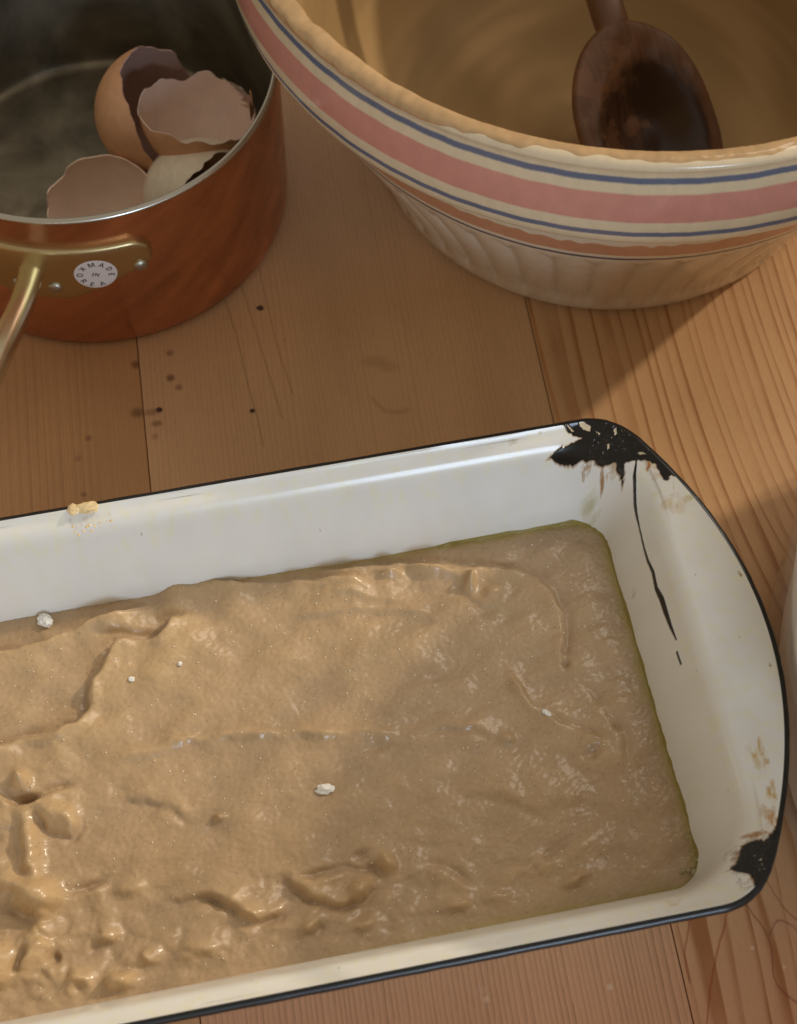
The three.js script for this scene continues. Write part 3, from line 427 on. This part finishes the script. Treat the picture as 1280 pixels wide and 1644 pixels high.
    const th = edge * (0.02 + 0.03 * Math.max(0, big) + 0.005 * mid + 0.005 * fine + 0.055 * left * (1 + 1.5 * n3(x * 0.7, 3, z * 0.7))) - 0.02 * (1 - edge);
    const t = 1 + 0.10 * big + 0.10 * n3(x * 2.2, v * 5, z * 2.2) + 0.05 * fine, dk = smooth(0.45, 0.3, v);
    return [(p.x + q.y * th) * Math.sin(a), low(p.y) - q.x * th, (p.x + q.y * th) * Math.cos(a), 0.47 * t, lerp(0.30, 0.25, dk) * t, lerp(0.15, 0.11, dk) * t];
  }, (u, v) => [u, v], true);
  mesh('batter_residue', gl, std({ vertexColors: true, roughness: 0.15 }), bowl);
}
// ------------------------------------------------------------------ the wooden spoon in the bowl
{
  const H0 = new THREE.Vector3(8.15, 5.45, -47.35), dir = new THREE.Vector3(-0.41, 0, -0.91).normalize().multiplyScalar(Math.cos(0.62)); dir.y = Math.sin(0.62);
  const zc = dir.clone().normalize(), xc = new THREE.Vector3(0, 1, 0).cross(zc).normalize().applyAxisAngle(zc, 0.10), yc = new THREE.Vector3().crossVectors(zc, xc);
  const spoon = thing('wooden_spoon', 'dark wet wooden spoon leaning inside the banded mixing bowl', 'spoon', [H0.x, H0.y, H0.z]);
  spoon.quaternion.setFromRotationMatrix(new THREE.Matrix4().makeBasis(xc, yc, zc));
  const W = 512, H = 768;
  const stain = canvasTex(W, H, (ctx) => { const R = rng(88); pixels(ctx, W, H, (x, y) => {
    const u = (x / W - 0.5) * 2, v = y / H, g = fbm(x * 0.03, y * 0.004, 4), gr = n2(x * 0.25, y * 0.012);
    let k = 0.30 + 0.25 * g + 0.10 * gr;                                           // 0 dark wet .. 1 bare wood
    const e = Math.hypot(u, (v - 0.5) * 2), wet = fbm(u * 1.3 + 4, v * 4 + 2, 4);
    k += 0.55 * smooth(0.7, 0.82, Math.hypot(u * 1.0, (v - 0.55) * 2.2)) - 0.12;
    k -= 0.5 * smooth(0.1, -0.25, u + 0.05 + 0.3 * wet) * smooth(0.9, 0.72, e) * smooth(0.1, 0.25, v) * smooth(0.75, 0.5, v);
    k += 0.5 * smooth(0.15, 0.4, wet + 0.3 * u) * smooth(0.85, 0.5, v) ;
    k -= 0.35 * smooth(0.55, 0.85, v) * smooth(-0.3, 0.3, u + wet);
    k = clamp(k); const n = 1 + 0.1 * (R() - 0.5);
    return [lerp(0.026, 0.13, k) * n, lerp(0.011, 0.058, k) * n, lerp(0.007, 0.028, k) * n];
  }); });
  const wood = std({ map: stain, roughness: 0.26 });
  const Lh = 8.2, headW = (d) => 2.85 * Math.pow(Math.max(0, 1 - Math.pow(Math.abs(d / Lh * 2 - 1.0), 2.4)), 0.52);
  // one continuous form along the axis: d runs from the tip of the handle (negative) to the tip of the bowl
  const form = (d, a) => {
    const c = Math.cos(a), q = Math.sin(a), m = smooth(-0.4, 2.0, d), hw = 0.66 + 0.12 * smooth(-8, -22, d), hh = 0.56 + 0.1 * smooth(-8, -22, d);
    const w = Math.max(hw * (1 - smooth(0.2, 1.6, d)), d > 0 ? headW(d) : 0, hw * smooth(0.3, -0.3, d), 0.02), e = Math.min(1, Math.abs(c)), edge = Math.sqrt(Math.max(0, 1 - e * e));
    const x = w * Math.sign(c) * Math.pow(e, 0.9), rad = Math.hypot(x / 2.2, (d - 4.5) / 3.3), thick = 0.34 + 0.8 * Math.sqrt(Math.max(0, 1 - Math.pow((d - 4.2) / 4.3, 2)));
    const top = 0.17 * Math.min(1, edge * 3) - 0.95 * (1 - smooth(0.3, 0.98, rad)), bot = -thick * edge, y0 = hh * q - 0.1, y1 = q >= 0 ? top : bot;
    return [x + 0.04 * n2(d * 0.3, 2), lerp(y0, y1, m) + 0.02 * n3(x * 0.8, d * 0.8, q > 0 ? 2 : 7), -d];
  };
  mesh('spoon_bowl', sheet(96, 90, (u, v) => form(lerp(0, Lh - 0.01, v), u * 2 * Math.PI), (u, v, p) => [p[0] / 6 + 0.5, 1 + p[2] / Lh], true), wood, spoon);
  mesh('handle', sheet(40, 60, (u, v) => { const p = form(lerp(-24, 0, v), u * 2 * Math.PI), k = v < 0.02 ? Math.sqrt(Math.max(0.001, 1 - Math.pow(1 - v / 0.02, 2))) : 1; return [p[0] * k, p[1] * k, p[2]]; }, (u, v) => [0.3 + u * 0.4, 0.97 + (1 - v) * 2], true), std({ map: stain, roughness: 0.42 }), spoon);
}

// ------------------------------------------------------------------ the copper saucepan
const PX = -11.12, PZ = -43.91;
const pan = thing('copper_saucepan', 'small copper saucepan with brass handle holding broken egg shells', 'saucepan', [PX, 0, PZ]);
{
  const noiseMap = (seed, lo, hi, sx, sy) => { const t = canvasTex(512, 256, (ctx) => pixels(ctx, 512, 256, (x, y) => { const a = x / 512 * Math.PI * 2, v = lerp(lo, hi, clamp(0.5 + 0.6 * n3(Math.cos(a) * sx + seed, y / 256 * sy, Math.sin(a) * sx) + 0.3 * n3(Math.cos(a) * sx * 4, y / 256 * sy * 4, Math.sin(a) * sx * 4 + seed))); return [v, v, v]; }), false); t.wrapS = THREE.RepeatWrapping; return t; };
  const copperTex = canvasTex(1024, 256, (ctx) => { const R = rng(14); pixels(ctx, 1024, 256, (x, y) => { const a = x / 1024 * Math.PI * 2, k = fbm(Math.cos(a) * 2 + 5, y / 90 + Math.sin(a) * 2, 4), n = 1 + 0.42 * k + 0.03 * (R() - 0.5), sp = n2(x * 0.12, y * 0.12) > 0.86 ? 0.75 : 1; return [0.58 * n * sp, 0.30 * n * sp, 0.19 * n * sp]; }); });
  const rev = (pts, n = 160, uvr = 8) => { const c = pts; return sheet(n, c.length - 1, (u, v) => { const p = c[Math.round(v * (c.length - 1))], a = u * 2 * Math.PI; return [p[0] * Math.sin(a), p[1], p[0] * Math.cos(a)]; }, (u, v, p) => [u, p[1] / uvr], true); };
  const wallPts = [[0.01, 0.03], [6.4, 0.03], [6.75, 0.08], [6.93, 0.22], [7.02, 0.5]]; for (let h = 1; h <= 7; h += 0.5) wallPts.push([7.03 + 0.012 * h, h]); wallPts.push([7.13, 7.2]);
  mesh('copper_body', rev(wallPts), std({ map: copperTex, metalness: 1, roughness: 0.29, roughnessMap: noiseMap(2, 0.75, 1, 2, 3) }), pan);
  const cloudy = canvasTex(512, 512, (ctx) => { const R = rng(61); pixels(ctx, 512, 512, (x, y) => { const q = fbm(x / 90 + 0.3 * n2(x / 130, y / 130), y / 80, 5), k = clamp(0.45 + 0.5 * q), n = 1 + 0.05 * (R() - 0.5); return [lerp(0.12, 0.40, k) * n, lerp(0.10, 0.35, k) * n, lerp(0.07, 0.26, k) * n]; }); });
  const lining = std({ map: cloudy, metalness: 0.75, roughness: 0.46 });
  const inPts = [[6.96, 7.26], [6.95, 6.9]]; for (let h = 6.5; h > 0.9; h -= 0.5) inPts.push([6.92, h]); inPts.push([6.9, 0.8], [6.84, 0.55], [6.7, 0.38], [6.4, 0.3], [3, 0.3], [0.01, 0.3]);
  { const g = rev(inPts), p = g.attributes.position, t = g.attributes.uv; for (let i = 0; i < p.count; i++) t.setXY(i, 0.5 + p.getX(i) / (0.16 + 0.9 * p.getY(i)), 0.5 + p.getZ(i) / (0.16 + 0.9 * p.getY(i)) + p.getY(i) * 3); cloudy.wrapS = cloudy.wrapT = THREE.MirroredRepeatWrapping; mesh('tinned_lining', g, lining, pan); }
  const rimPts = []; for (let i = 0; i <= 14; i++) { const a = Math.PI * (1.25 - i / 14 * 1.7); rimPts.push([7.06 + 0.12 * Math.cos(a), 7.26 + 0.1 * Math.sin(a)]); }
  mesh('rim', rev(rimPts, 200), std({ color: lin(0.55, 0.52, 0.46), metalness: 1, roughness: 0.3 }), pan);
  const brass = std({ color: lin(0.52, 0.40, 0.21), metalness: 1, roughness: 0.36 });
  // bracket plate hugging the wall: two wings from the handle root
  const root = -0.165, wing = (q) => { const a = Math.abs(q); return [lerp(3.35, 4.45, smooth(0.1, 0.5, a)) + (a > 0.44 ? 0.55 * Math.pow((a - 0.44) / 0.135, 2) : 0), 6.0 - (a > 0.46 ? 0.55 * Math.pow((a - 0.46) / 0.115, 2) : 0) - 0.25 * Math.exp(-Math.pow(a / 0.09, 2)) * 0]; };
  const cyl = (ang, h, r) => [r * Math.sin(ang), h, r * Math.cos(ang)];
  const plate = sheet(80, 12, (u, v) => {
    const q = (u * 2 - 1) * 0.57, [b, t] = wing(q), prof = [[0, 7.05], [0.0, 7.22], [0.02, 7.30], [0.07, 7.35], [0.2, 7.37], [0.4, 7.37], [0.5, 7.37], [0.6, 7.37], [0.8, 7.37], [0.93, 7.35], [0.98, 7.30], [1, 7.22], [1, 7.05]][Math.round(v * 12)];
    const end = smooth(1, 0.97, Math.abs(u * 2 - 1));
    return cyl(root + q, lerp(b, t, prof[0]), 7.05 + (prof[1] - 7.05) * (0.25 + 0.75 * end));
  });
  mesh('handle_plate', plate, brass, pan);
  const rivetG = sheet(24, 10, (u, v) => { const a = v * Math.PI / 2, t = u * 2 * Math.PI; return [0.26 * Math.sin(a) * Math.cos(t), 0.26 * Math.sin(a) * Math.sin(t), 0.14 * Math.cos(a)]; }, undefined, true);
  const rivetM = std({ color: lin(0.42, 0.38, 0.30), metalness: 1, roughness: 0.4 });
  for (const [deg, h] of [[-4.6, 4.1], [19.2, 4.78], [-14.4, 4.1], [-38.2, 4.78]]) { const a = THREE.MathUtils.degToRad(deg), m = mesh('rivet', rivetG, rivetM, pan); m.position.set(7.36 * Math.sin(a) * CM, h * CM, 7.36 * Math.cos(a) * CM); m.rotation.y = a; }
  // paper disc printed MADE IN KOREA
  const st = canvasTex(512, 512, (ctx) => {
    ctx.fillStyle = '#c9bcb4'; ctx.fillRect(0, 0, 512, 512); ctx.fillStyle = '#3a3236'; ctx.textAlign = 'center'; ctx.textBaseline = 'middle'; ctx.font = 'bold 104px sans-serif';
    const put = (ch, deg, flip) => { ctx.save(); ctx.translate(256, 256); ctx.rotate(deg * Math.PI / 180); ctx.translate(0, -186); if (flip) ctx.rotate(Math.PI); ctx.fillText(ch, 0, 0); ctx.restore(); };
    [['M', -8], ['A', 30], ['D', 66], ['E', 100]].forEach(([c, d]) => put(c, d, false));
    [['K', -48], ['O', -86], ['R', -122], ['E', -158], ['A', -196]].forEach(([c, d]) => put(c, d, true));
    ctx.font = 'bold 84px sans-serif'; ctx.save(); ctx.translate(256, 256); ctx.rotate(0.3); ctx.fillText('IN', 0, 0); ctx.restore();
  });
  const sa = THREE.MathUtils.degToRad(7);
  mesh('sticker', sheet(40, 8, (u, v) => { const a = u * 2 * Math.PI, r = 0.74 * v; return cyl(sa + r * Math.sin(a) / 7.4, 4.76 + r * Math.cos(a), 7.395 - (v > 0.99 ? 0.02 : 0)); }, (u, v) => [0.5 + 0.5 * v * Math.sin(u * 2 * Math.PI), 0.5 + 0.5 * v * Math.cos(u * 2 * Math.PI)], true), std({ map: st, roughness: 0.7 }), pan);
  // brass handle: round bar leaving the plate outwards and slightly upwards
  const dirA = THREE.MathUtils.degToRad(-4.5), dx = Math.sin(dirA), dz = Math.cos(dirA), rootX = 6.9 * Math.sin(-0.185), rootZ = 6.9 * Math.cos(-0.185);
  const hc = new THREE.CatmullRomCurve3([[6.9, 4.75], [7.6, 4.8], [8.6, 5.0], [10.5, 5.7], [13, 6.8], [17, 8.4], [22, 10]].map(([r, h]) => new THREE.Vector3(rootX + (r - 6.9) * dx, h, rootZ + (r - 6.9) * dz)));
  const up = new THREE.Vector3(0, 1, 0), lat = new THREE.Vector3(dz, 0, -dx);
  const hg = sheet(40, 60, (u, v) => { const p = hc.getPoint(v), t = hc.getTangent(v), nrm = new THREE.Vector3().crossVectors(t, lat).normalize(), a = u * 2 * Math.PI, w = 0.43 + 0.78 * Math.exp(-Math.pow(v / 0.045, 1.5)) + 0.12 * smooth(0.3, 1, v), hgt = 0.42 + 0.35 * Math.exp(-Math.pow(v / 0.045, 1.5)); return [p.x + lat.x * w * Math.cos(a) + nrm.x * hgt * Math.sin(a), p.y + nrm.y * hgt * Math.sin(a), p.z + lat.z * w * Math.cos(a) + nrm.z * hgt * Math.sin(a)]; }, undefined, true);
  mesh('handle', hg, std({ color: lin(0.80, 0.74, 0.54), metalness: 1, roughness: 0.24 }), pan);
}
// ------------------------------------------------------------------ egg shells in the pan
function eggShell(name, label, [x, y, z], axis, spin, { R = 2.15, D = 2.5, cut = 95, jag = 12, seed = 1, outer, innerC, sx = 1 }) {
  const o = thing(name, label, 'egg shell', [x, y, z]);
  const q = new THREE.Quaternion().setFromUnitVectors(new THREE.Vector3(0, 1, 0), new THREE.Vector3(...axis).normalize());
  o.quaternion.copy(q.multiply(new THREE.Quaternion().setFromAxisAngle(new THREE.Vector3(0, 1, 0), spin)));
  const top = (a) => THREE.MathUtils.degToRad(cut + jag * (0.7 * n2(Math.cos(a) * 1.1 + seed * 7, Math.sin(a) * 1.1) + 0.28 * n2(Math.cos(a) * 2.6 + seed * 3, Math.sin(a) * 2.6) + 0.05 * n2(Math.cos(a) * 9, Math.sin(a) * 9 + seed)));
  const pt = (u, v, off) => { const a = u * 2 * Math.PI, th = top(a) * v, r = R - off, d = D - off; const dd = th > Math.PI / 2 ? d * 1.25 : d; return [sx * r * Math.sin(th) * Math.cos(a), -dd * Math.cos(th), r * Math.sin(th) * Math.sin(a)]; };
  const outG = sheet(140, 48, (u, v) => { const p = pt(u, v, 0), t = 1 + 0.06 * n3(p[0] * 2, p[1] * 2, p[2] * 2 + seed) + 0.05 * n3(p[0] * 9, p[1] * 9, p[2] * 9); return [...p, outer[0] * t, outer[1] * t, outer[2] * t]; }, undefined, true);
  const edge = sheet(140, 2, (u, v) => { const p = pt(u, 1, 0.045 * v); return [...p, innerC[0] * 1.05, innerC[1] * 1.05, innerC[2] * 1.05]; }, undefined, true);
  mesh('shell', mergeGeometries([outG, edge]), std({ vertexColors: true, roughness: 0.62 }), o);
  mesh('inner_skin', sheet(140, 40, (u, v) => { const p = pt(u, v, 0.045), t = 1 + 0.05 * n3(p[0], p[1] + 5, p[2]) + 0.04 * n3(p[0] * 6, p[1] * 6, p[2] * 6); return [...p, innerC[0] * t, innerC[1] * t, innerC[2] * t]; }, undefined, true), std({ vertexColors: true, roughness: 0.45 }), o);
  return o;
}
const brown = [0.66, 0.35, 0.18], pinkIn = [0.80, 0.61, 0.52], white = [0.88, 0.77, 0.62], whiteIn = [0.88, 0.68, 0.56];
eggShell('egg_shell', 'brown egg shell at the back with the other brown half nested in it', [-8.55, 3.55, -45.1], [0.80, 0.60, 0.10], 0.4, { R: 2.45, D: 2.6, cut: 94, jag: 8, seed: 2, outer: brown, innerC: [0.52, 0.32, 0.25] });
const s2 = eggShell('egg_shell_001', 'brown half egg shell lying open upwards with torn pale skin', [-7.15, 4.55, -44.25], [0.12, 0.95, -0.22], 1.2, { R: 2.15, D: 2.2, cut: 89, jag: 8, seed: 5, outer: brown, innerC: pinkIn });
eggShell('egg_shell_002', 'pale half egg shell showing its inside at the front left of the pan', [-10.7, 2.7, -41.2], [-0.10, 0.78, 0.58], 0.2, { R: 1.95, D: 1.9, cut: 84, jag: 12, seed: 8, outer: white, innerC: whiteIn, sx: 1.08 });
eggShell('egg_shell_003', 'white egg shell lying dome up with a dark hole beside the pan rim', [-7.0, 2.4, -41.9], [0.62, 0.40, 0.68], 0.9, { R: 2.15, D: 2.4, cut: 116, jag: 8, seed: 12, outer: white, innerC: [0.50, 0.34, 0.27] });
{
  const flapM = std({ color: lin(0.78, 0.6, 0.52), roughness: 0.5 }), flapB = std({ color: lin(0.60, 0.32, 0.18), roughness: 0.6 });
  const flap = (ang, w, h, tilt, seed, m) => { const g = sheet(14, 8, (u, v) => { const a = ang + (u - 0.5) * w, k = v * h * (0.75 + 0.5 * n2(u * 2.5 + seed, 3)), r = 2.08 - k * Math.sin(tilt); return [r * Math.cos(a), 0.1 + k * Math.cos(tilt) + 0.05 * n2(u * 4, seed + v * 3), r * Math.sin(a)]; }); mesh('shell_flap', g, m, s2); };
  flap(0.6, 0.8, 0.75, 0.9, 3, flapM); flap(1.15, 0.7, 0.7, 0.2, 9, flapB); flap(0.95, 0.5, 0.5, 1.2, 14, flapM);
}
// ------------------------------------------------------------------ crumbs on the table
{
  const dark = std({ color: lin(0.06, 0.028, 0.018), roughness: 0.6 });
  const wpos = (s, l) => [s * Math.cos(PHI) - l * Math.sin(PHI), s * Math.sin(PHI) + l * Math.cos(PHI)];
  [[-3.72, -35.0, [0.1, 0.05, 0.09], 31, 'largest dark crumb beside the board joint in front of the pan'], [-0.43, -34.44, [0.08, 0.04, 0.08], 35, 'single dark crumb on the middle board right of the others'], [0.35, -38.9, [0.12, 0.06, 0.1], 39, 'dark crumb close to the foot of the copper pan']].forEach(([s, l, r, sd, label], i) => {
    const [x, z] = wpos(s, l), m = mesh(i ? 'dark_crumb_00' + i : 'dark_crumb', rock(sd, 1, r), dark); m.position.set(x * CM, r[1] * 0.6 * CM, z * CM); tag(m, label, 'crumb');
  });
}
// ------------------------------------------------------------------ the clear vessel at the right edge
{
  const cx = 25.45, cz = -21.2, R = 14, v = thing('clear_vessel', 'large clear vessel with white contents at the right edge, partly out of frame', 'vessel', [cx, 0, cz]);
  const glassPts = []; for (const [r, h] of [[0.1, 0.1], [12.9, 0.1], [13.5, 0.2], [13.85, 0.6], [14, 1.0], [14.1, 4], [14.3, 7], [14.4, 10], [14.4, 15]]) glassPts.push([r, h]);
  const c = new THREE.CatmullRomCurve3(glassPts.map(([r, h]) => new THREE.Vector3(r, h, 0)), false, 'centripetal');
  const rev = (pts, n) => sheet(n, pts.length - 1, (u, w) => { const p = pts[Math.round(w * (pts.length - 1))], a = u * 2 * Math.PI; return [p.x * Math.sin(a), p.y, p.x * Math.cos(a)]; }, undefined, true);
  mesh('clear_wall', rev(c.getPoints(60), 220), std({ color: lin(0.985, 0.98, 0.97), transmission: 0.87, thickness: 0, roughness: 0.06, specularIntensity: 0.3, ior: 1.45 }), v);
  const lip = []; for (let i = 0; i <= 12; i++) { const a = i / 12 * Math.PI * 2; lip.push(new THREE.Vector3(14.4 + 0.15 * Math.cos(a), 15 + 0.12 * Math.sin(a), 0)); }
  mesh('rim', rev(lip, 220), std({ color: lin(0.9, 0.9, 0.88), roughness: 0.15 }), v);
  const fl = []; for (const [r, h] of [[13.4, 0.4], [13.6, 2], [13.75, 4], [14.05, 7], [14.15, 12.4], [13.9, 12.9], [10.5, 13.2], [6, 13.4], [0.1, 13.5]]) fl.push(new THREE.Vector3(r, h, 0));
  mesh('white_contents', rev(new THREE.CatmullRomCurve3(fl, false, 'centripetal').getPoints(50), 220), std({ color: lin(0.78, 0.75, 0.69), roughness: 0.9 }), v);
}
renderer.render(scene, camera);
